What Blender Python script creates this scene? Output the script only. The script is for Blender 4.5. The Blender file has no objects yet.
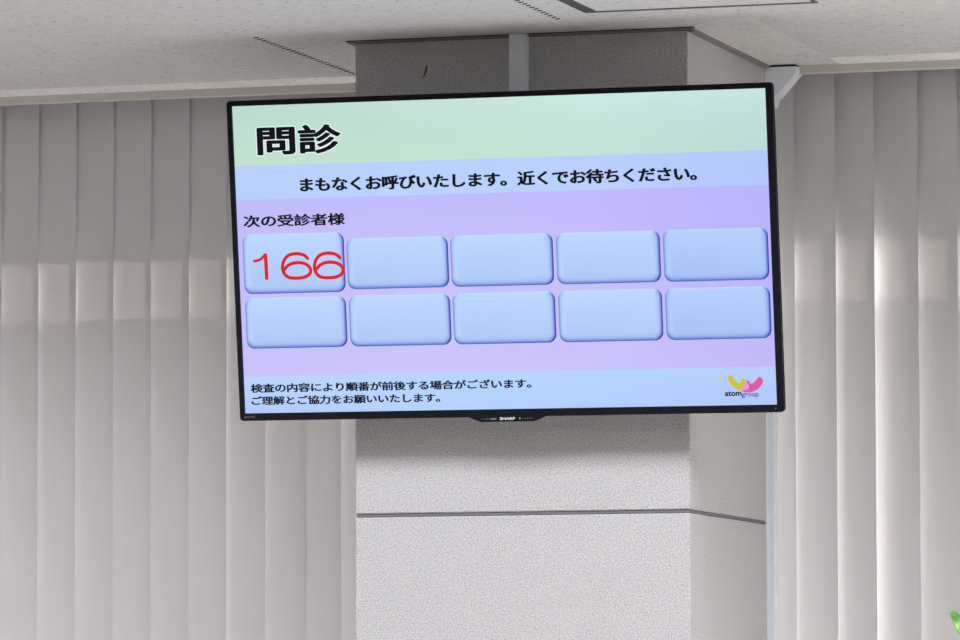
import bpy, bmesh, math, random
from mathutils import Vector, Matrix

random.seed(7)
S = bpy.context.scene
COL = S.collection

# ------------------------------------------------------------------ helpers
def lin(c):
    c = c / 255.0
    return c / 12.92 if c <= 0.04045 else ((c + 0.055) / 1.055) ** 2.4

def rgb(r, g, b):
    return (lin(r), lin(g), lin(b), 1.0)

def link(o, parent=None):
    COL.objects.link(o)
    if parent is not None:
        o.parent = parent
    return o

def finish(name, bm, mats, parent=None, smooth=False, bevel=0.0, segs=2):
    me = bpy.data.meshes.new(name)
    bmesh.ops.recalc_face_normals(bm, faces=bm.faces)
    bm.to_mesh(me)
    bm.free()
    if not isinstance(mats, (list, tuple)):
        mats = [mats]
    for m in mats:
        me.materials.append(m)
    o = link(bpy.data.objects.new(name, me), parent)
    if smooth:
        for p in me.polygons:
            p.use_smooth = True
    if bevel > 0:
        md = o.modifiers.new('bevel', 'BEVEL')
        md.width = bevel
        md.segments = segs
        md.limit_method = 'ANGLE'
        md.angle_limit = math.radians(35)
    return o

def box(bm, x0, x1, y0, y1, z0, z1, mi=0):
    v = [bm.verts.new(p) for p in ((x0, y0, z0), (x1, y0, z0), (x1, y1, z0), (x0, y1, z0),
                                   (x0, y0, z1), (x1, y0, z1), (x1, y1, z1), (x0, y1, z1))]
    for f in ((0, 1, 2, 3), (7, 6, 5, 4), (0, 4, 5, 1), (1, 5, 6, 2), (2, 6, 7, 3), (3, 7, 4, 0)):
        bm.faces.new([v[i] for i in f]).material_index = mi

def prism(bm, pts, axis, a0, a1):
    """extrude a 2D polygon along an axis (0 x, 1 y, 2 z)"""
    def mk(p, a):
        q = list(p)
        q.insert(axis, a)
        return bm.verts.new(q)
    A = [mk(p, a0) for p in pts]
    B = [mk(p, a1) for p in pts]
    bm.faces.new(A)
    bm.faces.new(list(reversed(B)))
    n = len(pts)
    for i in range(n):
        bm.faces.new((A[i], A[(i + 1) % n], B[(i + 1) % n], B[i]))

def tube(bm, pts, radii, seg=10):
    rings = []
    n = len(pts)
    for i, p in enumerate(pts):
        p = Vector(p)
        t = (Vector(pts[min(i + 1, n - 1)]) - Vector(pts[max(i - 1, 0)])).normalized()
        a = t.orthogonal().normalized() if i == 0 else (a - t * a.dot(t)).normalized()
        b = t.cross(a)
        rings.append([bm.verts.new(p + (a * math.cos(q) + b * math.sin(q)) * radii[i])
                      for q in [2 * math.pi * k / seg for k in range(seg)]])
    for i in range(n - 1):
        for k in range(seg):
            bm.faces.new((rings[i][k], rings[i][(k + 1) % seg], rings[i + 1][(k + 1) % seg], rings[i + 1][k]))
    bm.faces.new(list(reversed(rings[0])))
    bm.faces.new(rings[-1])

def thing(name, label, cat, loc=(0, 0, 0), group=None):
    o = bpy.data.objects.new(name, None)
    o.empty_display_size = 0.1
    o.location = loc
    link(o)
    return tag(o, label, cat, group)

def tag(o, label, cat, group=None):
    o['label'] = label
    o['category'] = cat
    if group:
        o['group'] = group
    return o

def struct(o, label=None, cat=None):
    o['kind'] = 'structure'
    if label:
        o['label'] = label
    if cat:
        o['category'] = cat
    return o

# ---------------------------------------------------------------- materials
def mat(name, color, rough=0.6, spec=0.3, metal=0.0):
    m = bpy.data.materials.new(name)
    m.use_nodes = True
    b = m.node_tree.nodes['Principled BSDF']
    b.inputs['Base Color'].default_value = color
    b.inputs['Roughness'].default_value = rough
    b.inputs['Specular IOR Level'].default_value = spec
    b.inputs['Metallic'].default_value = metal
    return m

def noise_mix(m, stops, scale, detail=2.0, stretch=(1, 1, 1), bump=0.0, bscale=None, rough=0.6):
    """colour ramp over object-space noise, with bump from a second noise"""
    nt = m.node_tree
    b = nt.nodes['Principled BSDF']
    tc = nt.nodes.new('ShaderNodeTexCoord')
    mp = nt.nodes.new('ShaderNodeMapping')
    mp.inputs['Scale'].default_value = stretch
    nz = nt.nodes.new('ShaderNodeTexNoise')
    nz.inputs['Scale'].default_value = scale
    nz.inputs['Detail'].default_value = detail
    nz.inputs['Roughness'].default_value = rough
    cr = nt.nodes.new('ShaderNodeValToRGB')
    el = cr.color_ramp.elements
    while len(el) < len(stops):
        el.new(0.5)
    for e, (p, c) in zip(el, stops):
        e.position = p
        e.color = c
    nt.links.new(tc.outputs['Object'], mp.inputs['Vector'])
    nt.links.new(mp.outputs['Vector'], nz.inputs['Vector'])
    nt.links.new(nz.outputs['Fac'], cr.inputs['Fac'])
    nt.links.new(cr.outputs['Color'], b.inputs['Base Color'])
    if bump > 0:
        n2 = nt.nodes.new('ShaderNodeTexNoise')
        n2.inputs['Scale'].default_value = bscale or scale
        n2.inputs['Detail'].default_value = 2
        bp = nt.nodes.new('ShaderNodeBump')
        bp.inputs['Strength'].default_value = bump
        bp.inputs['Distance'].default_value = 0.002
        nt.links.new(mp.outputs['Vector'], n2.inputs['Vector'])
        nt.links.new(n2.outputs['Fac'], bp.inputs['Height'])
        nt.links.new(bp.outputs['Normal'], b.inputs['Normal'])
    return cr, mp, tc

def ceiling_mat(name, k, warm=(1.0, 0.985, 0.965)):
    """mineral-fibre tile: pale ground, fine mottling, elongated dark pin holes"""
    m = mat(name, (k, k, k, 1), 0.9, 0.1)
    w = lambda s: (k * s * warm[0], k * s * warm[1], k * s * warm[2], 1)
    cr, mp, tc = noise_mix(m, [(0.30, w(0.86)), (0.52, w(1.0)), (0.72, w(1.07))], 150, 3.0, (0.55, 1.0, 1.0), 0.35, 220)
    nt = m.node_tree
    b = nt.nodes['Principled BSDF']
    nz = nt.nodes.new('ShaderNodeTexNoise')
    nz.inputs['Scale'].default_value = 105
    nz.inputs['Detail'].default_value = 1.0
    m2 = nt.nodes.new('ShaderNodeMapping')
    m2.inputs['Scale'].default_value = (0.8, 1.0, 1.0)
    m2.inputs['Location'].default_value = (3.1, 1.7, 0.4)
    r2 = nt.nodes.new('ShaderNodeValToRGB')
    r2.color_ramp.elements[0].position = 0.255
    r2.color_ramp.elements[0].color = (0.42, 0.40, 0.38, 1)
    r2.color_ramp.elements[1].position = 0.30
    r2.color_ramp.elements[1].color = (1, 1, 1, 1)
    mx = nt.nodes.new('ShaderNodeMix')
    mx.data_type = 'RGBA'
    mx.blend_type = 'MULTIPLY'
    mx.inputs['Factor'].default_value = 1.0
    nt.links.new(tc.outputs['Object'], m2.inputs['Vector'])
    nt.links.new(m2.outputs['Vector'], nz.inputs['Vector'])
    nt.links.new(nz.outputs['Fac'], r2.inputs['Fac'])
    nt.links.new(cr.outputs['Color'], mx.inputs['A'])
    nt.links.new(r2.outputs['Color'], mx.inputs['B'])
    nt.links.new(mx.outputs['Result'], b.inputs['Base Color'])
    return m

def emit_flat(name, color):
    m = mat(name, (0.004, 0.004, 0.004, 1), 0.5, 0.1)
    b = m.node_tree.nodes['Principled BSDF']
    b.inputs['Emission Color'].default_value = color
    b.inputs['Emission Strength'].default_value = 1.0
    return m

def emit_attr(name):
    m = emit_flat(name, (1, 1, 1, 1))
    nt = m.node_tree
    a = nt.nodes.new('ShaderNodeVertexColor')
    a.layer_name = 'Col'
    nt.links.new(a.outputs['Color'], nt.nodes['Principled BSDF'].inputs['Emission Color'])
    return m

M = {}
M['ceil'] = ceiling_mat('ceiling_tile', 0.70)
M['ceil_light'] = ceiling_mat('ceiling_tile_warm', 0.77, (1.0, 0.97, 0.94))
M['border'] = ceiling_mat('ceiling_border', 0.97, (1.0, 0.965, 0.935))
M['col'] = mat('stone_paint', (0.6, 0.6, 0.6, 1), 0.9, 0.15)
noise_mix(M['col'], [(0.24, (0.20, 0.195, 0.20, 1)), (0.42, (0.50, 0.495, 0.505, 1)), (0.56, (0.655, 0.65, 0.66, 1)), (0.76, (0.84, 0.835, 0.845, 1))],
          430, 2.0, (1, 1, 1), 0.9, 460, 0.75)
M['groove'] = mat('joint_sealant', (0.20, 0.195, 0.21, 1), 0.7, 0.2)
M['wall'] = mat('painted_wall', (0.72, 0.70, 0.67, 1), 0.85, 0.15)
noise_mix(M['wall'], [(0.3, (0.50, 0.495, 0.48, 1)), (0.7, (0.54, 0.535, 0.52, 1))], 40)
M['floor'] = mat('vinyl_floor', (0.5, 0.48, 0.46, 1), 0.5, 0.3)
noise_mix(M['floor'], [(0.3, (0.55, 0.53, 0.51, 1)), (0.7, (0.60, 0.58, 0.56, 1))], 30)
M['alu'] = mat('edge_trim', (0.68, 0.645, 0.605, 1), 0.55, 0.3)
M['alu_lip'] = mat('edge_trim_lip', (0.80, 0.77, 0.73, 1), 0.5, 0.3)
M['angle'] = mat('column_angle_trim', (0.27, 0.255, 0.24, 1), 0.6, 0.3)
M['gap'] = mat('shadow_gap', (0.03, 0.03, 0.033, 1), 0.8, 0.1)
M['pvc'] = mat('raceway_plastic', (0.86, 0.89, 0.97, 1), 0.45, 0.35)
M['pvc_white'] = mat('raceway_white_plastic', (0.86, 0.90, 0.97, 1), 0.45, 0.35)
M['bezel'] = mat('black_plastic', (0.009, 0.010, 0.014, 1), 0.45, 0.08)
M['shell'] = mat('matte_black_plastic', (0.018, 0.018, 0.02, 1), 0.6, 0.3)
M['steel'] = mat('black_steel', (0.03, 0.03, 0.03, 1), 0.5, 0.4, 0.3)
M['frame'] = mat('window_frame_metal', (0.30, 0.30, 0.31, 1), 0.45, 0.4, 0.2)
M['hatch'] = mat('hatch_frame', (0.085, 0.08, 0.085, 1), 0.6, 0.3)
M['scuff'] = mat('brown_scuff', (0.10, 0.075, 0.03, 1), 0.7, 0.2)
M['rail'] = mat('headrail_metal', (0.65, 0.64, 0.62, 1), 0.4, 0.4)
M['print'] = mat('pale_print', (0.72, 0.74, 0.78, 1), 0.5, 0.3)
M['print_dim'] = mat('grey_print', (0.22, 0.23, 0.25, 1), 0.5, 0.3)
M['led'] = emit_flat('green_led', rgb(150, 235, 120))
M['led_dim'] = mat('unlit_led', (0.12, 0.14, 0.18, 1), 0.3, 0.5)

def slat_mat():
    m = mat('blind_fabric', (0.78, 0.76, 0.76, 1), 0.8, 0.2)
    nt = m.node_tree
    b = nt.nodes['Principled BSDF']
    noise_mix(m, [(0.3, (0.67, 0.662, 0.672, 1)), (0.7, (0.69, 0.682, 0.692, 1))], 60, 3, (6, 6, 0.2))
    tr = nt.nodes.new('ShaderNodeBsdfTranslucent')
    tr.inputs['Color'].default_value = (0.80, 0.66, 0.60, 1)
    mx = nt.nodes.new('ShaderNodeMixShader')
    mx.inputs['Fac'].default_value = 0.022
    nt.links.new(b.outputs['BSDF'], mx.inputs[1])
    nt.links.new(tr.outputs['BSDF'], mx.inputs[2])
    nt.links.new(mx.outputs['Shader'], nt.nodes['Material Output'].inputs['Surface'])
    return m
M['slat'] = slat_mat()

def clear_glass():
    m = bpy.data.materials.new('clear_glass')
    m.use_nodes = True
    nt = m.node_tree
    nt.nodes.remove(nt.nodes['Principled BSDF'])
    t = nt.nodes.new('ShaderNodeBsdfTransparent')
    t.inputs['Color'].default_value = (0.93, 0.96, 0.95, 1)
    g = nt.nodes.new('ShaderNodeBsdfGlossy')
    g.inputs['Roughness'].default_value = 0.02
    fr = nt.nodes.new('ShaderNodeFresnel')
    mx = nt.nodes.new('ShaderNodeMixShader')
    nt.links.new(fr.outputs['Fac'], mx.inputs['Fac'])
    nt.links.new(t.outputs['BSDF'], mx.inputs[1])
    nt.links.new(g.outputs['BSDF'], mx.inputs[2])
    nt.links.new(mx.outputs['Shader'], nt.nodes['Material Output'].inputs['Surface'])
    return m

def frosted_glass(name, k):
    m = bpy.data.materials.new(name)
    m.use_nodes = True
    nt = m.node_tree
    b = nt.nodes['Principled BSDF']
    b.inputs['Base Color'].default_value = (0.12, 0.12, 0.125, 1)
    b.inputs['Roughness'].default_value = 0.4
    t = nt.nodes.new('ShaderNodeBsdfTranslucent')
    t.inputs['Color'].default_value = (0.85, 0.87, 0.90, 1)
    mx = nt.nodes.new('ShaderNodeMixShader')
    mx.inputs['Fac'].default_value = k
    nt.links.new(b.outputs['BSDF'], mx.inputs[1])
    nt.links.new(t.outputs['BSDF'], mx.inputs[2])
    nt.links.new(mx.outputs['Shader'], nt.nodes['Material Output'].inputs['Surface'])
    return m
M['clear'] = clear_glass()
M['frost'] = [frosted_glass('frosted_film_glass', 0.72), frosted_glass('pale_frosted_film_glass', 0.85)]
M['frost_dense'] = frosted_glass('dense_frosted_glass', 0.01)

# ------------------------------------------------------------ the room shell
H = 2.63                 # ceiling height
CW, CD = 0.5608, 0.5065    # column width and depth; its front right corner stands at x=0, y=0
XL, XR, YF, YB = -4.2, 5.6, -10.4, 0.72

bm = bmesh.new(); box(bm, XL, XR, YF, YB + 0.15, -0.1, 0.0)
struct(finish('floor', bm, M['floor']))
bm = bmesh.new(); box(bm, XL - 0.1, XL, YF, YB + 0.15, 0, 2.95)
struct(finish('wall_left', bm, M['wall']))
bm = bmesh.new(); box(bm, XR, XR + 0.1, YF, YB + 0.15, 0, 2.95)
struct(finish('wall_right', bm, M['wall']))
bm = bmesh.new(); box(bm, XL, XR, YF - 0.1, YF, 0, 2.95)
struct(finish('wall_front', bm, M['wall']))

# ceiling: tiles up to the border board; a slightly warmer tile field around the column
bm = bmesh.new()
Y1 = 0.436
xs = [XL, -0.697, 0.128, XR]
ys = [YF, -0.08, Y1]
for i in range(3):
    for j in range(2):
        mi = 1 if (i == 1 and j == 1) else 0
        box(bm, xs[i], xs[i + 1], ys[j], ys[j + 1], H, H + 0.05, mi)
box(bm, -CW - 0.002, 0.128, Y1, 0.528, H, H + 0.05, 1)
struct(finish('ceiling', bm, [M['ceil'], M['ceil_light']]))
# pocket above the blinds
bm = bmesh.new()
box(bm, XL, XR, 0.545, YB + 0.15, 2.88, 2.95)
box(bm, XL, XR, 0.534, 0.545, H + 0.05, 2.95)
struct(finish('trim_1', bm, M['frame']))
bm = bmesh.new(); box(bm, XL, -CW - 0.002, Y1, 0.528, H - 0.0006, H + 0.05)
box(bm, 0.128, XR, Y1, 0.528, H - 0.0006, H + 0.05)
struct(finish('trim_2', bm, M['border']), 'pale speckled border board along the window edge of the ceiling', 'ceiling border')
bm = bmesh.new()
box(bm, XL, XR, 0.528, 0.534, 2.6172, H + 0.05, 0)
box(bm, XL, XR, 0.5265, 0.5345, 2.6150, 2.6172, 1)
struct(finish('trim_3', bm, [M['alu'], M['alu_lip']]), 'beige edge strip where the ceiling ends above the blinds', 'trim')

# notched joints between ceiling tiles
def joint(name, x, y0, y1, wide, label):
    b = bmesh.new()
    y = y0
    while y < y1:
        prism(b, [(x - wide, y + 0.0050), (x + wide, y - 0.0020), (x + wide, y + 0.0042), (x - wide, y + 0.0112)], 2, H - 0.0007, H + 0.001)
        y += 0.0203
    return struct(finish(name, b, M['gap']), label, 'trim')
joint('trim_4', -0.697, -0.105, 0.425, 0.0052, 'dotted dark joint in the ceiling left of the column')
joint('trim_5', -0.168, -0.62, -0.16, 0.0046, 'short dotted joint in the ceiling in front of the column')

# window wall with two windows
W1, W2 = (-3.0, -0.50), (-0.30, 3.2)
TR0, TR1 = 2.310, 2.418      # clear transom strip
Z0, Z1 = 0.85, 2.80
bm = bmesh.new()
box(bm, XL, W1[0], YB, YB + 0.15, 0, 2.95)
box(bm, W1[1], W2[0], YB, YB + 0.15, 0, 2.95)
box(bm, W2[1], XR, YB, YB + 0.15, 0, 2.95)
for w in (W1, W2):
    box(bm, w[0], w[1], YB, YB + 0.15, 0, Z0)
    box(bm, w[0], w[1], YB, YB + 0.15, Z1, 2.95)
struct(finish('wall_back', bm, M['wall']))
for k, (x0, x1) in enumerate((W1, W2)):
    bm = bmesh.new()
    yw0, yw1 = YB + 0.004, YB + 0.016
    box(bm, x0, x1, yw0, yw1, Z0, Z0 + 0.04)
    box(bm, x0, x1, yw0, yw1, Z1 - 0.04, Z1)
    box(bm, x0, x0 + 0.03, yw0, yw1, Z0 + 0.04, Z1 - 0.04)
    box(bm, x1 - 0.03, x1, yw0, yw1, Z0 + 0.04, Z1 - 0.04)
    box(bm, x0 + 0.03, x1 - 0.03, yw0, yw1, TR0 - 0.04, TR0)
    box(bm, x0 + 0.03, x1 - 0.03, yw0, yw1, TR1, TR1 + 0.04)
    wf = struct(finish('window_%d' % (k + 1), bm, M['frame']))
    yg0, yg1 = YB + 0.008, YB + 0.011
    def pane(nm, z0, z1, m):
        b = bmesh.new()
        vs = [b.verts.new(p) for p in ((x0 + 0.03, yg0, z0), (x1 - 0.03, yg0, z0), (x1 - 0.03, yg0, z1), (x0 + 0.03, yg0, z1))]
        b.faces.new(vs)
        return finish(nm, b, m, wf)
    pane('frosted_pane', Z0 + 0.04, TR0 - 0.04, M['frost'][k])
    pane('clear_pane', TR0, TR1, M['clear'])
    pane('frosted_pane', TR1 + 0.04, Z1 - 0.04, M['frost_dense'])

# ------------------------------------------------------------------- column
ZG0, ZG1 = 1.8524, 1.8584
bm = bmesh.new()
box(bm, -CW, 0, 0, CD, 0, ZG0)
box(bm, -CW, 0, 0, CD, ZG1, H)
box(bm, -CW + 0.0015, -0.0015, 0.0025, CD - 0.0005, ZG0, ZG1, 1)
col = struct(finish('column', bm, [M['col'], M['groove']], bevel=0.0015, segs=1), 'square grey column in speckled stone paint carrying the screen', 'column')
bm = bmesh.new()
prism(bm, [(-0.4372, 2.5855), (-0.4395, 2.5862), (-0.4412, 2.578), (-0.4448, 2.5655), (-0.4438, 2.5652), (-0.4398, 2.5735), (-0.4382, 2.580)], 1, -0.0012, 0.0005)
sc = finish('scuff_mark', bm, M['scuff'], col)
sc['label'] = 'small brown scuff mark'

# angle trim round the column head, left open where the raceway runs up
bm = bmesh.new()
def angle(b, x0, x1, y0, y1, z0, z1, mi):
    box(b, x0, x1, y0, y1, z0, z1, mi)
o1, o2 = 0.0125, 0.0105
RX0, RX1 = -0.2950, -0.2645
for (xa, xb) in ((-CW - o1, RX0 - 0.0005), (RX1 + 0.0005, o1)):
    angle(bm, xa, xb, -o1, 0, H - 0.0012, H, 1)
    angle(bm, xa + (0.002 if xa < -0.5 else 0), xb - (0.002 if xb > 0 else 0), -o2, -0.0015, H - 0.0040, H - 0.0012, 0)
    angle(bm, max(xa, -CW), min(xb, 0), -0.0015, 0, H - 0.0045, H - 0.0012, 1)
angle(bm, 0, o1, 0, CD, H - 0.0012, H, 2)
angle(bm, 0.0, o2, -0.0015, CD, H - 0.0065, H - 0.0012, 0)
angle(bm, -CW - o1, -CW, 0, CD, H - 0.0012, H, 1)
angle(bm, -CW - o2, -CW, -0.0015, CD, H - 0.0040, H - 0.0012, 0)
struct(finish('trim_6', bm, [M['angle'], M['gap'], M['alu_lip']]), 'thin grey angle trim round the head of the column', 'trim')

# ------------------------------------------------------- cable raceways
rw = thing('cable_raceway', 'grey plastic cable raceway running up the column front from behind the screen to the ceiling', 'raceway', (-0.28, 0, 2.2))
bm = bmesh.new()
prism(bm, [(0.0, 0.0)] and [(-0.015, -0.0005), (-0.0145, -0.0150), (-0.0125, -0.0165), (0.0120, -0.0165), (0.0140, -0.0150), (0.0150, -0.0005)], 2, 0.0, H - 0.0012 - 2.2)
finish('cover', bm, M['pvc'], rw, bevel=0.0006)
bm = bmesh.new()
box(bm, 0.0142, 0.0156, -0.0135, -0.0015, 0.0, H - 0.012 - 2.2)
finish('base_edge', bm, M['pvc_white'], rw)

rw2 = thing('corner_raceway', 'white cable raceway down the rear column edge with an angled elbow at the ceiling', 'raceway', (0, 0.507, 0))
bm = bmesh.new()
prism(bm, [(0.0008, 0.0), (0.0120, 0.0), (0.0136, 0.002), (0.0136, 0.020), (0.0008, 0.020)], 2, 0.0, 2.56)
finish('duct', bm, M['pvc_white'], rw2, bevel=0.0005)
bm = bmesh.new()
EP = [(0.0006, 2.6262), (0.0565, 2.6262), (0.0565, 2.6155), (0.0225, 2.5770), (0.0180, 2.5745), (0.0136, 2.560), (0.0006, 2.560)]
prism(bm, EP, 1, -0.002, 0.040)
e = finish('elbow_cover', bm, M['pvc'], rw2, bevel=0.0015, segs=2)
bm = bmesh.new()
box(bm, 0.004, 0.054, -0.001, 0.037, 2.6262, H - 0.0008)
finish('elbow_mouth', bm, M['gap'], rw2)

# ---------------------------------------------------------- ceiling hatch
ht = thing('ceiling_hatch', 'flush square access hatch with a dark frame in the ceiling above the screen', 'hatch', (0.08, -0.43, H))
hx0, hx1, hy0, hy1 = -0.184, 0.190, -0.184, 0.1965
bm = bmesh.new()
wl, wb = 0.024, 0.023
box(bm, hx0, hx0 + wl, hy0, hy1, -0.0022, -0.0002)
box(bm, hx1 - 0.004, hx1, hy0, hy1, -0.0022, -0.0002)
box(bm, hx0 + wl, hx1 - 0.004, hy1 - wb, hy1, -0.0022, -0.0002)
box(bm, hx0 + wl, hx1 - 0.004, hy0, hy0 + 0.016, -0.0022, -0.0002)
finish('hatch_frame', bm, M['hatch'], ht)
bm = bmesh.new()
box(bm, hx0 + wl + 0.001, hx1 - 0.005, hy0 + 0.017, hy1 - wb - 0.001, -0.0030, -0.0002)
finish('hatch_panel', bm, M['ceil'], ht)

# ------------------------------------------------------- vertical blinds
YS = 0.600
def slat_mesh(width, theta, z0, z1):
    """gently bowed hanging vane; right edge turned towards the room"""
    b = bmesh.new()
    n = 10
    lo, hi = [], []
    for i in range(n + 1):
        t = i / n - 0.5
        u, v = t * width, -0.0012 * (1 - 4 * t * t)
        p = (u * math.cos(theta) + v * math.sin(theta), -u * math.sin(theta) + v * math.cos(theta))
        lo.append(b.verts.new((p[0], p[1], z0)))
        hi.append(b.verts.new((p[0], p[1], z1)))
    for i in range(n):
        b.faces.new((lo[i], lo[i + 1], hi[i + 1], hi[i]))
    return b

def blind(label, bounds, x_end, widths_theta, loc):
    root = thing('vertical_blind', label, 'blind', loc, None)
    x_first = bounds[0] - 0.02
    b = bmesh.new()
    box(b, x_first - loc[0], x_end - loc[0], -0.022, 0.022, 2.79, 2.835)
    finish('headrail', b, M['rail'], root, bevel=0.002)
    for i in range(len(bounds) - 1):
        w, th = widths_theta(i)
        xr = bounds[i + 1]
        cx = xr - 0.5 * w * math.cos(th)
        o = finish('slat', slat_mesh(w, th, 0.06, 2.788), M['slat'], root, smooth=False)
        for p in o.data.polygons:
            p.use_smooth = abs(p.normal.z) < 0.5
        o.location = (cx - loc[0], random.uniform(-0.0008, 0.0008), 0)
        b = bmesh.new()
        box(b, -0.009, 0.009, -0.002, 0.002, 2.788, 2.792)
        c = finish('carrier', b, M['rail'], o)
    return root

rnd = random.Random(3)
lb = [-1.4207 - 0.0708 * k for k in range(11, 0, -1)] + [-1.4207, -1.3510, -1.2798, -1.2092, -1.1377, -1.0668, -0.9967, -0.9243, -0.8511, -0.7841, -0.7130, -0.6420, -0.5710, -0.500]
th_l = [math.radians(rnd.uniform(3.9, 6.0)) for _ in lb]
blind('pale grey vertical blind hanging left of the column, its slats lying flat and even', lb, -0.49, lambda i: (0.0815, th_l[i]), (-1.2, YS, 0))
rb = [-0.0400, 0.0306, 0.1022, 0.1702, 0.2458, 0.3131] + [0.3131 + 0.0712 * k for k in range(1, 14)]
TH_R = {0: 13, 1: 13, 2: 18, 3: 19, 4: 12, 5: 9}
blind('pale grey vertical blind hanging right of the column, slats turned slightly open with bright edges', rb, rb[-1] + 0.02,
      lambda i: (0.090, math.radians(TH_R.get(i, 9))), (0.45, YS, 0))

# ---------------------------------------------------------------- television
tv = thing('wall_television', 'black flat screen television tilted down on the column showing queue number 166', 'television')
A = Vector((0.99999, 0.0010784, -0.0035394)); B = Vector((0.0036576, -0.1435856, 0.9896312))
A.normalize(); N = A.cross(B).normalized(); B = N.cross(A)
mw = Matrix((A, B, N)).transposed().to_4x4()
mw.translation = Vector((-0.28261, -0.09974, 2.26643))
tv.matrix_world = mw

def rect_frame(b, o, i, z0, z1):
    (ox0, ox1, oy0, oy1), (ix0, ix1, iy0, iy1) = o, i
    box(b, ox0, ix0, oy0, oy1, z0, z1)
    box(b, ix1, ox1, oy0, oy1, z0, z1)
    box(b, ix0, ix1, iy1, oy1, z0, z1)
    box(b, ix0, ix1, oy0, iy0, z0, z1)

def rrect(x0, x1, y0, y1, r, n=6):
    P = []
    for cx, cy, a0 in ((x1 - r, y0 + r, -90), (x1 - r, y1 - r, 0), (x0 + r, y1 - r, 90), (x0 + r, y0 + r, 180)):
        for k in range(n + 1):
            a = math.radians(a0 + 90 * k / n)
            P.append((cx + r * math.cos(a), cy + r * math.sin(a), math.cos(a), math.sin(a)))
    return P

SW, SH = 0.4435, 0.249
# bezel: rounded outer ring, square opening
bm = bmesh.new()
outer = rrect(-0.4517, 0.4549, -0.2610, 0.2578, 0.006)
inner = []
for (x, y, nx, ny) in outer:
    inner.append((SW if nx > 0 else -SW, SH if ny > 0 else -SH))
m4 = len(outer)
# clamp inner ring so that each corner collapses on the opening's corner
ci = [(SW, -SH), (SW, SH), (-SW, SH), (-SW, -SH)]
q = m4 // 4
zf, zb = 0.0045, -0.007
OF = [bm.verts.new((p[0], p[1], zf)) for p in outer]
OB = [bm.verts.new((p[0], p[1], zb)) for p in outer]
IF = [bm.verts.new((c[0], c[1], zf)) for c in ci]
IB = [bm.verts.new((c[0], c[1], -0.001)) for c in ci]
for k in range(4):
    for j in range(q - 1):
        bm.faces.new((OF[k * q + j], OF[k * q + j + 1], IF[k]))
    bm.faces.new((OF[k * q + q - 1], OF[((k + 1) * q) % m4], IF[(k + 1) % 4], IF[k]))
    bm.faces.new((IF[k], IF[(k + 1) % 4], IB[(k + 1) % 4], IB[k]))
for j in range(m4):
    bm.faces.new((OF[j], OF[(j + 1) % m4], OB[(j + 1) % m4], OB[j]))
bm.faces.new(list(reversed(OB)))
bz = finish('bezel', bm, M['bezel'], tv)
bm = bmesh.new()
prism(bm, [(-0.0690, -0.2595), (-0.0610, -0.2625), (-0.0500, -0.2672), (-0.0430, -0.2690), (0.0430, -0.2690), (0.0500, -0.2672), (0.0610, -0.2625), (0.0690, -0.2595)], 2, -0.0065, 0.0042)
chin = finish('control_chin', bm, M['bezel'], tv, bevel=0.0006)
bm = bmesh.new()
prism(bm, [(-0.40, -0.215), (0.40, -0.215), (0.40, 0.20), (-0.40, 0.20)], 2, -0.042, -0.0065)
finish('back_shell', bm, M['shell'], tv, bevel=0.008)
bm = bmesh.new()
box(bm, -0.16, -0.12, -0.12, 0.14, -0.050, -0.042)
box(bm, 0.12, 0.16, -0.12, 0.14, -0.050, -0.042)
box(bm, -0.20, 0.20, 0.02, 0.08, -0.080, -0.050)
finish('mount_bracket', bm, M['steel'], tv)

# --- the picture on the screen
def quad_attr(b, lay, pts, cols):
    vs = [b.verts.new(p) for p in pts]
    f = b.faces.new(vs)
    for l, c in zip(f.loops, cols):
        l[lay] = c
    return f

SCREEN = emit_attr('screen_picture')
def grad_panel(name, x0, x1, y0, y1, z, grid, parent):
    """grid[row][col] sRGB colours, top row first, smoothly interpolated"""
    b = bmesh.new()
    lay = b.verts.layers.float_color.new('Col')
    R_, C_ = len(grid), len(grid[0])
    V = []
    for i in range(R_):
        row = []
        for j in range(C_):
            v = b.verts.new((x0 + (x1 - x0) * j / (C_ - 1), y1 + (y0 - y1) * i / (R_ - 1), z))
            v[lay] = rgb(*grid[i][j])
            row.append(v)
        V.append(row)
    for i in range(R_ - 1):
        for j in range(C_ - 1):
            b.faces.new((V[i][j], V[i + 1][j], V[i + 1][j + 1], V[i][j + 1]))
    o = finish(name, b, SCREEN, parent)
    return o

y_mint, y_msg, y_foot = 0.1519, 0.0970, -0.1892
scr = grad_panel('screen', -SW, SW, -SH, SH, 0.0, [[(196, 190, 250), (196, 190, 250)], [(196, 190, 250), (196, 190, 250)]], tv)
grad_panel('title_band', -SW, SW, y_mint, SH, 0.0004,
           [[(186, 218, 204), (196, 226, 216), (204, 233, 226), (200, 228, 228)], [(192, 223, 208), (194, 224, 210), (198, 227, 218), (190, 220, 220)], [(196, 224, 206), (196, 225, 208), (198, 226, 214), (188, 218, 214)]], scr)
grad_panel('message_band', -SW, SW, y_msg, y_mint, 0.0004,
           [[(184, 208, 252), (184, 208, 252), (184, 206, 252), (178, 200, 250)], [(182, 206, 252), (186, 210, 253), (186, 208, 253), (178, 198, 250)]], scr)
grad_panel('number_band', -SW, SW, y_foot, y_msg, 0.0004,
           [[(190, 187, 252), (192, 188, 252), (192, 186, 252), (184, 178, 250)], [(195, 190, 252), (198, 194, 252), (196, 190, 252), (186, 180, 250)], [(200, 192, 250), (204, 196, 250), (202, 194, 250), (194, 184, 248)]], scr)
grad_panel('notice_band', -SW, SW, -SH, y_foot, 0.0004,
           [[(186, 212, 252), (182, 212, 253), (182, 212, 253), (184, 206, 252)], [(176, 202, 252), (180, 210, 253), (178, 206, 253), (178, 198, 252)]], scr)

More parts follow.
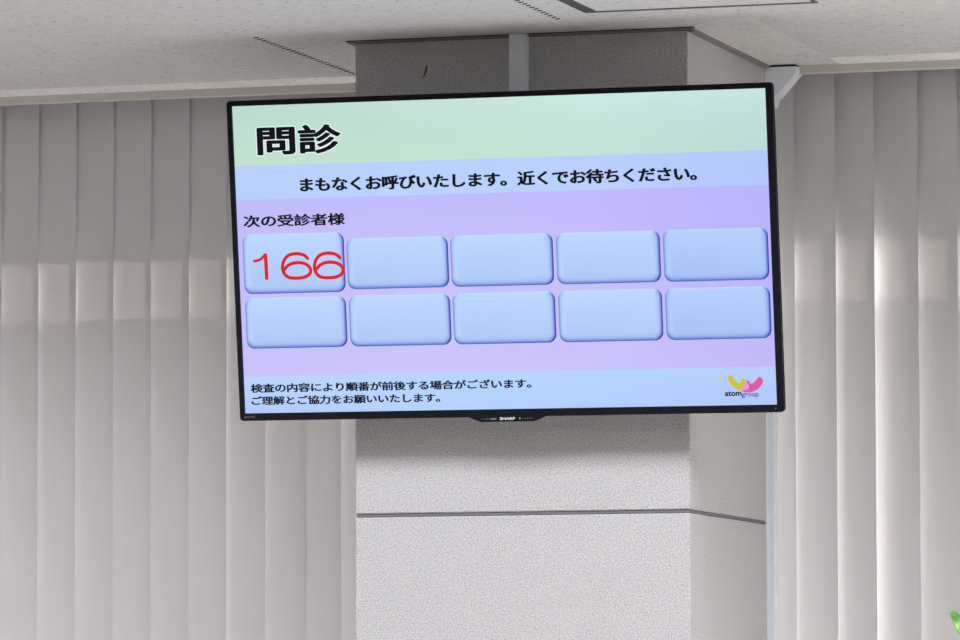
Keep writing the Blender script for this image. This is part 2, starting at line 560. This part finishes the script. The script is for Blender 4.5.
def tile(x0, x1, y0, y1, face, parent):
    b = bmesh.new()
    lay = b.verts.layers.float_color.new('Col')
    steps = [0.0, 0.0007, 0.0015, 0.0025, 0.0038, 0.0055, 0.0075, 0.0100]
    rings = []
    for s in steps:
        r = max(0.0135 - s * 0.7, 0.005)
        ring = []
        for (x, y, nx, ny) in rrect(x0 + s, x1 - s, y0 + s, y1 - s, r, 7):
            f = lambda w: math.exp(-(s / w) ** 1.5)
            d = 0.0
            d += max(0, -ny) ** 1.3 * (0.62 * f(0.0026) + 0.38 * f(0.0085))
            d += max(0, nx) ** 1.5 * (1.15 * f(0.0027) + 0.30 * f(0.0075))
            d += max(0, -nx) ** 1.5 * (0.52 * f(0.0022) + 0.12 * f(0.006))
            d -= max(0, ny) ** 2 * 0.10 * f(0.003)
            d = min(d, 1.3)
            dark = (66, 88, 186)
            if d >= 0:
                c = tuple(face[k] + (dark[k] - face[k]) * d for k in range(3))
            else:
                c = tuple(face[k] + ((205, 228, 255)[k] - face[k]) * (-d * 5) for k in range(3))
            v = b.verts.new((x, y, 0.0008))
            v[lay] = rgb(*c)
            ring.append(v)
        rings.append(ring)
    m = len(rings[0])
    for a, c in zip(rings, rings[1:]):
        for k in range(m):
            b.faces.new((a[k], a[(k + 1) % m], c[(k + 1) % m], c[k]))
    b.faces.new(rings[-1])
    return finish('number_tile', b, SCREEN, parent)

cx0 = [-0.4358, -0.2592, -0.0845, 0.0916, 0.2675]
WT = 0.1708
for j, x in enumerate(cx0):
    fc = (187, 213, 254) if j < 4 else (180, 206, 253)
    if j == 0:
        tile(x, -0.2632, -0.0555, 0.0410, fc, scr)
    else:
        tile(x, x + WT, -0.0517, 0.0304, fc, scr)
    tile(x, x + WT + (0.001 if j == 0 else 0), -0.1441, -0.0620, fc, scr)

INK = emit_flat('screen_ink', rgb(8, 9, 22))
INK2 = emit_flat('screen_navy_ink', rgb(18, 20, 48))
RED = emit_flat('screen_red', rgb(222, 30, 38))
HALO = emit_flat('screen_white_outline', rgb(226, 244, 238))
def text(name, body, x0, x1, y0, y1, z, m, parent, bold=0.0, pad=0.0, copies=6, squash=1.0, spacing=1.0):
    """lettering fitted into a rectangle; bold = stroke growth in metres (copies of the outline laid round it)"""
    cu = bpy.data.curves.new(name, 'FONT')
    cu.body = body
    cu.size = 1.0
    cu.space_character = spacing
    cu.resolution_u = 4
    o = bpy.data.objects.new(name, cu)
    COL.objects.link(o)
    dg = bpy.context.evaluated_depsgraph_get()
    me = bpy.data.meshes.new_from_object(o.evaluated_get(dg))
    COL.objects.unlink(o)
    bpy.data.objects.remove(o)
    xs_ = [v.co.x for v in me.vertices]; ys_ = [v.co.y for v in me.vertices]
    ax, bx, ay, by = min(xs_), max(xs_), min(ys_), max(ys_)
    x0 += bold - pad; x1 -= bold - pad; y0 += bold - pad; y1 -= bold - pad
    verts, faces = [], []
    offs = [(0.0, 0.0)] + ([(math.cos(a), math.sin(a)) for a in [2 * math.pi * k / copies for k in range(copies)]] if bold > 0 else [])
    for n, (ox, oy) in enumerate(offs):
        base = len(verts)
        for v in me.vertices:
            verts.append((x0 + (v.co.x - ax) / (bx - ax) * (x1 - x0) + ox * bold, y0 + (v.co.y - ay) / (by - ay) * (y1 - y0) + oy * bold * squash, z + n * 0.000012))
        for p in me.polygons:
            faces.append([base + i for i in p.vertices])
    out = bpy.data.meshes.new(name)
    out.from_pydata(verts, [], faces)
    bpy.data.meshes.remove(me)
    out.materials.append(m)
    return link(bpy.data.objects.new(name, out), parent)

text('title_text_outline', '問診', -0.4035, -0.2605, 0.1672, 0.2165, 0.0007, HALO, scr, 0.0042, 0.0018, 12, 0.75)
text('title_text', '問診', -0.4035, -0.2605, 0.1672, 0.2165, 0.0012, INK, scr, 0.0025, 0, 12, 0.55)
text('message_text', 'まもなくお呼びいたします。近くでお待ちください。', -0.3337, 0.3273, 0.1065, 0.1310, 0.0012, INK, scr, 0.00140, 0, 8, 0.5, 0.92)
text('caption_text', '次の受診者様', -0.4327, -0.2595, 0.0520, 0.0726, 0.0012, INK, scr, 0.00105, 0, 8, 0.5, 0.96)
text('notice_text', '検査の内容により順番が前後する場合がございます。', -0.4326, 0.0416, -0.2163, -0.2005, 0.0012, INK2, scr, 0.00080, 0, 8, 0.5, 0.95)
text('notice_text', 'ご理解とご協力をお願いいたします。', -0.4320, -0.1116, -0.2364, -0.2212, 0.0012, INK2, scr, 0.00080, 0, 8, 0.5, 0.95)

def ribbon(b, P, w, z):
    n = len(P)
    L, Rr = [], []
    for i in range(n):
        p = Vector(P[i]); t = (Vector(P[min(i + 1, n - 1)]) - Vector(P[max(i - 1, 0)])).normalized()
        nn = Vector((-t.y, t.x)) * w * 0.5
        L.append(b.verts.new((p.x + nn.x, p.y + nn.y, z))); Rr.append(b.verts.new((p.x - nn.x, p.y - nn.y, z)))
    for i in range(n - 1):
        b.faces.new((L[i], L[i + 1], Rr[i + 1], Rr[i]))
    for e_ in (0, n - 1):
        vs = [b.verts.new((P[e_][0] + math.cos(a) * w / 2, P[e_][1] + math.sin(a) * w / 2, z + 0.00001)) for a in [2 * math.pi * k / 12 for k in range(12)]]
        b.faces.new(vs)

def smooth_path(P, it=3):
    for _ in range(it):
        Q = [P[0]]
        for a, c in zip(P, P[1:]):
            Q.append((a[0] * .75 + c[0] * .25, a[1] * .75 + c[1] * .25)); Q.append((a[0] * .25 + c[0] * .75, a[1] * .25 + c[1] * .75))
        Q.append(P[-1]); P = Q
    return P

bm = bmesh.new()
lw = 0.0055
ribbon(bm, [(-0.3972, 0.0072), (-0.3968, -0.0303)], lw * 1.1, 0.0012)
ribbon(bm, smooth_path([(-0.3985, 0.0075), (-0.4025, 0.0030), (-0.4080, -0.0010), (-0.4170, -0.0022)]), lw * 0.8, 0.00122)
def six(x0, x1, y0, y1):
    X = lambda u: x0 + (x1 - x0) * u
    Y = lambda v: y0 + (y1 - y0) * v
    P = [(X(0.93), Y(0.80)), (X(0.80), Y(0.965)), (X(0.50), Y(1.03)), (X(0.20), Y(0.96)), (X(0.03), Y(0.72)), (X(-0.03), Y(0.42)),
         (X(0.03), Y(0.16)), (X(0.20), Y(-0.01)), (X(0.50), Y(-0.04)), (X(0.80), Y(-0.01)), (X(1.02), Y(0.14)), (X(1.03), Y(0.40)),
         (X(0.82), Y(0.60)), (X(0.50), Y(0.64)), (X(0.22), Y(0.56)), (X(0.04), Y(0.33))]
    return smooth_path(P)
ribbon(bm, six(-0.3685, -0.3225, -0.0302, 0.0076), lw, 0.00124)
ribbon(bm, six(-0.3140, -0.2675, -0.0308, 0.0072), lw, 0.00126)
finish('queue_number', bm, RED, scr)['label'] = 'red number 166'

# group logo
def LP(zx, zy):
    px, py = 715 + zx / 11.64, 365 + zy / 11.64
    return (0.3649 + (px - 728.1) * .001617 - (py - 377.9) * .00005, -0.2057 - (py - 377.9) * .00162 - (px - 728.1) * .0000273)
def shape(b, pts, z, mi):
    P = [LP(*p) for p in pts]
    Q = []
    n = len(P)
    for i in range(n):       # one corner-cutting pass rounds the outline
        a, c = P[i], P[(i + 1) % n]
        Q.append((a[0] * .75 + c[0] * .25, a[1] * .75 + c[1] * .25)); Q.append((a[0] * .25 + c[0] * .75, a[1] * .25 + c[1] * .75))
    b.faces.new([b.verts.new((p[0], p[1], z)) for p in Q]).material_index = mi
bm = bmesh.new()
shape(bm, [(180, 108), (160, 125), (150, 155), (158, 188), (185, 222), (220, 258), (260, 284), (310, 298), (322, 262), (340, 225), (368, 185), (358, 170), (328, 150), (314, 168), (310, 192), (295, 208), (265, 205), (235, 175), (210, 140)], 0.0012, 0)
shape(bm, [(386, 172), (370, 188), (340, 228), (320, 262), (306, 294), (330, 308), (370, 316), (420, 312), (470, 296), (520, 264), (552, 222), (564, 185), (548, 148), (520, 132), (494, 160), (468, 190), (440, 212), (412, 216), (405, 195)], 0.0013, 1)
shape(bm, [(364, 188), (388, 215), (402, 247), (392, 272), (362, 290), (304, 296), (318, 262), (338, 222)], 0.0014, 2)
lg = finish('group_logo', bm, [emit_flat('logo_yellow', rgb(208, 196, 50)), emit_flat('logo_pink', rgb(222, 88, 160)), emit_flat('logo_overlap', rgb(235, 152, 205))], scr)
lg['label'] = 'yellow and pink winged logo'
text('logo_text', 'atom', 0.3590, 0.3862, -0.2346, -0.2268, 0.0014, INK2, scr, 0.00045)
text('logo_text', 'group', 0.3862, 0.4140, -0.2383, -0.2300, 0.0018, emit_flat('logo_blue', rgb(84, 92, 178)), scr, 0.00022)

# maker's marks and indicator lamps
text('maker_mark', 'SHARP', -0.0123, 0.0134, -0.2664, -0.2617, 0.0046, M['print'], chin, 0.0003)
text('model_mark', 'AQUOS', -0.4447, -0.4259, -0.2570, -0.2532, 0.0049, M['print_dim'], bz, 0.0)
bm = bmesh.new()
box(bm, -0.0285, -0.0180, -0.2653, -0.2632, 0.0040, 0.0046)
box(bm, -0.0435, -0.0390, -0.2646, -0.2640, 0.0040, 0.0046)
box(bm, -0.0375, -0.0310, -0.2646, -0.2639, 0.0040, 0.0046)
finish('badge', bm, M['print_dim'], chin)
def lamp(x, r, m):
    b = bmesh.new()
    prism(b, [(x + r * math.cos(a), -0.2640 + r * math.sin(a)) for a in [k * math.pi / 5 for k in range(10)]], 2, 0.0040, 0.0047)
    return finish('indicator_lamp', b, m, chin)
lamp(0.0212, 0.0011, M['led'])['label'] = 'green lit indicator lamp'
for x in (0.0262, 0.0300, 0.0338, 0.0376, 0.0414):
    lamp(x, 0.0009, M['led_dim'] if x != 0.0338 else M['print_dim'])
bm = bmesh.new()
box(bm, 0.4405, 0.4420, -0.2553, -0.2540, 0.0044, 0.0049)
finish('corner_mark', bm, M['print_dim'], bz)

# --------------------------------------------------------------- plant
LEAF = mat('leaf_green', (0.16, 0.42, 0.05, 1), 0.45, 0.4)
cr, mp, tc = noise_mix(LEAF, [(0.30, (0.05, 0.20, 0.03, 1)), (0.48, (0.16, 0.44, 0.05, 1)), (0.66, (0.55, 0.78, 0.20, 1))], 55, 2, (1, 1, 1))
pl = thing('potted_plant', 'leafy green plant by the right blind, only a leaf tip showing at the lower right', 'plant', (0.56, 0.10, 0))
bm = bmesh.new()
prof = [(0.0, 0.0), (0.11, 0.0), (0.15, 0.30), (0.16, 0.30), (0.16, 0.33), (0.145, 0.33), (0.138, 0.285), (0.0, 0.285)]
seg = 28
rings = [[bm.verts.new((r * math.cos(2 * math.pi * k / seg), r * math.sin(2 * math.pi * k / seg), z)) for k in range(seg)] for r, z in prof[1:-1]]
for a, c in zip(rings, rings[1:]):
    for k in range(seg):
        bm.faces.new((a[k], a[(k + 1) % seg], c[(k + 1) % seg], c[k]))
bm.faces.new(list(reversed(rings[0])))
finish('pot', bm, mat('white_ceramic', (0.75, 0.74, 0.72, 1), 0.3, 0.5), pl, smooth=True)
bm = bmesh.new()
bm.faces.new([bm.verts.new((0.139 * math.cos(2 * math.pi * k / seg), 0.139 * math.sin(2 * math.pi * k / seg), 0.288)) for k in range(seg)])
finish('soil', bm, mat('potting_soil', (0.05, 0.035, 0.025, 1), 0.95, 0.1), pl)
bm = bmesh.new()
stem_pts = [(0, 0, 0.28), (0.006, -0.004, 0.6), (-0.004, 0.004, 0.95), (0.0, 0.0, 1.3), (0.004, 0.002, 1.66)]
tube(bm, stem_pts, [0.013, 0.011, 0.010, 0.008, 0.005])
finish('stem', bm, mat('stem_bark', (0.20, 0.15, 0.08, 1), 0.8, 0.2), pl, smooth=True)
def leaf(base, direction, length, width, droop, facing=(0, 0, 1)):
    b = bmesh.new()
    d = Vector(direction).normalized()
    side = d.cross(Vector(facing)).normalized()
    upv = side.cross(d).normalized()
    n = 10
    rows = []
    for i in range(n + 1):
        t = i / n
        c = Vector(base) + d * length * t - Vector((0, 0, 1)) * droop * t * t
        w = width * (math.sin(math.pi * min(1, t * 0.96 + 0.03)) ** 0.8) * (1 - 0.25 * t)
        rows.append([b.verts.new(c + side * w * s + upv * (abs(s) * w * 0.35)) for s in (-1, -0.5, 0, 0.5, 1)])
    for a, c in zip(rows, rows[1:]):
        for k in range(4):
            b.faces.new((a[k], a[k + 1], c[k + 1], c[k]))
    o = finish('leaf', b, LEAF, pl, smooth=True)
    so = o.modifiers.new('thick', 'SOLIDIFY'); so.thickness = 0.0006
    return o
rl = random.Random(11)
ang = 0.6
for i in range(26):
    z = 0.75 + 0.90 * (i / 25.0) ** 0.9
    ang += 2.4
    el = rl.uniform(0.15, 0.6)
    leaf((0.004 * math.cos(ang), 0.004 * math.sin(ang), min(z, 1.645)), (math.cos(ang), math.sin(ang), el), rl.uniform(0.15, 0.21), 0.032, 0.04, (rl.uniform(-0.5, 0.5), rl.uniform(-0.6, 0.2), 1.0))
leaf((0.0, 0.0, 1.515), (-0.163, 0.005, 0.187), 0.248, 0.036, 0.006, (0.25, -1.0, 0.35))

# ------------------------------------------------------------------ lights
def row(y, power, x0=-3.6, x1=5.0, color=(1.0, 0.975, 0.94), width=0.22, spread=150):
    L = bpy.data.lights.new('ceiling_or_fill_light', 'AREA')
    L.shape = 'RECTANGLE'
    L.size = x1 - x0
    L.size_y = width
    L.energy = power
    L.color = color
    L.spread = math.radians(spread)
    o = bpy.data.objects.new('ceiling_or_fill_light', L)
    o.location = ((x0 + x1) / 2, y, H - 0.012)
    COL.objects.link(o)
    return o
row(-0.68, 78, color=(0.94, 0.94, 1.0), width=0.30)
row(-0.80, 42, x0=1.2, color=(1.0, 0.97, 0.93))  # added fill, no such fixture known: brightens the column's right face and right blind
row(-2.60, 72, color=(0.96, 0.96, 1.0))
row(-4.60, 22)
row(-6.60, 22)
row(-8.80, 22)

sun = bpy.data.lights.new('sun', 'SUN')
sun.energy = 16.0
sun.angle = math.radians(0.6)
sun.color = (1.0, 0.93, 0.86)
so = bpy.data.objects.new('sun', sun)
so.rotation_euler = Vector((-0.25, -0.83, -0.50)).to_track_quat('-Z', 'Y').to_euler()
so.location = (1.5, 6, 5)
COL.objects.link(so)

w = bpy.data.worlds.new('sky')
w.use_nodes = True
bgn = w.node_tree.nodes['Background']
bgn.inputs['Color'].default_value = (0.80, 0.90, 1.0, 1)
bgn.inputs['Strength'].default_value = 0.7
S.world = w

# ------------------------------------------------------------------ camera
cam = bpy.data.cameras.new('camera')
cam.sensor_width = 36
cam.lens = 5379.71 / 960 * 36
cam.clip_start = 0.1
cam.clip_end = 100
co = bpy.data.objects.new('camera', cam)
r = Vector((0.95627713, 0.29245483, -0.00205562)); u = Vector((0.02447899, -0.07303412, 0.99702898)); f = Vector((-0.29143581, 0.95348633, 0.07699986))
m = Matrix((r, u, -f)).transposed().to_4x4()
m.translation = Vector((2.18265, -8.28234, 1.5))
co.matrix_world = m
COL.objects.link(co)
S.camera = co

S.view_settings.view_transform = 'Standard'
S.view_settings.look = 'None'
S.view_settings.gamma = 1.0
S.view_settings.use_curve_mapping = False
S.view_settings.exposure = 0.0
S.cycles.use_denoising = True
S.cycles.max_bounces = 8
S.cycles.diffuse_bounces = 5
S.cycles.sample_clamp_indirect = 6
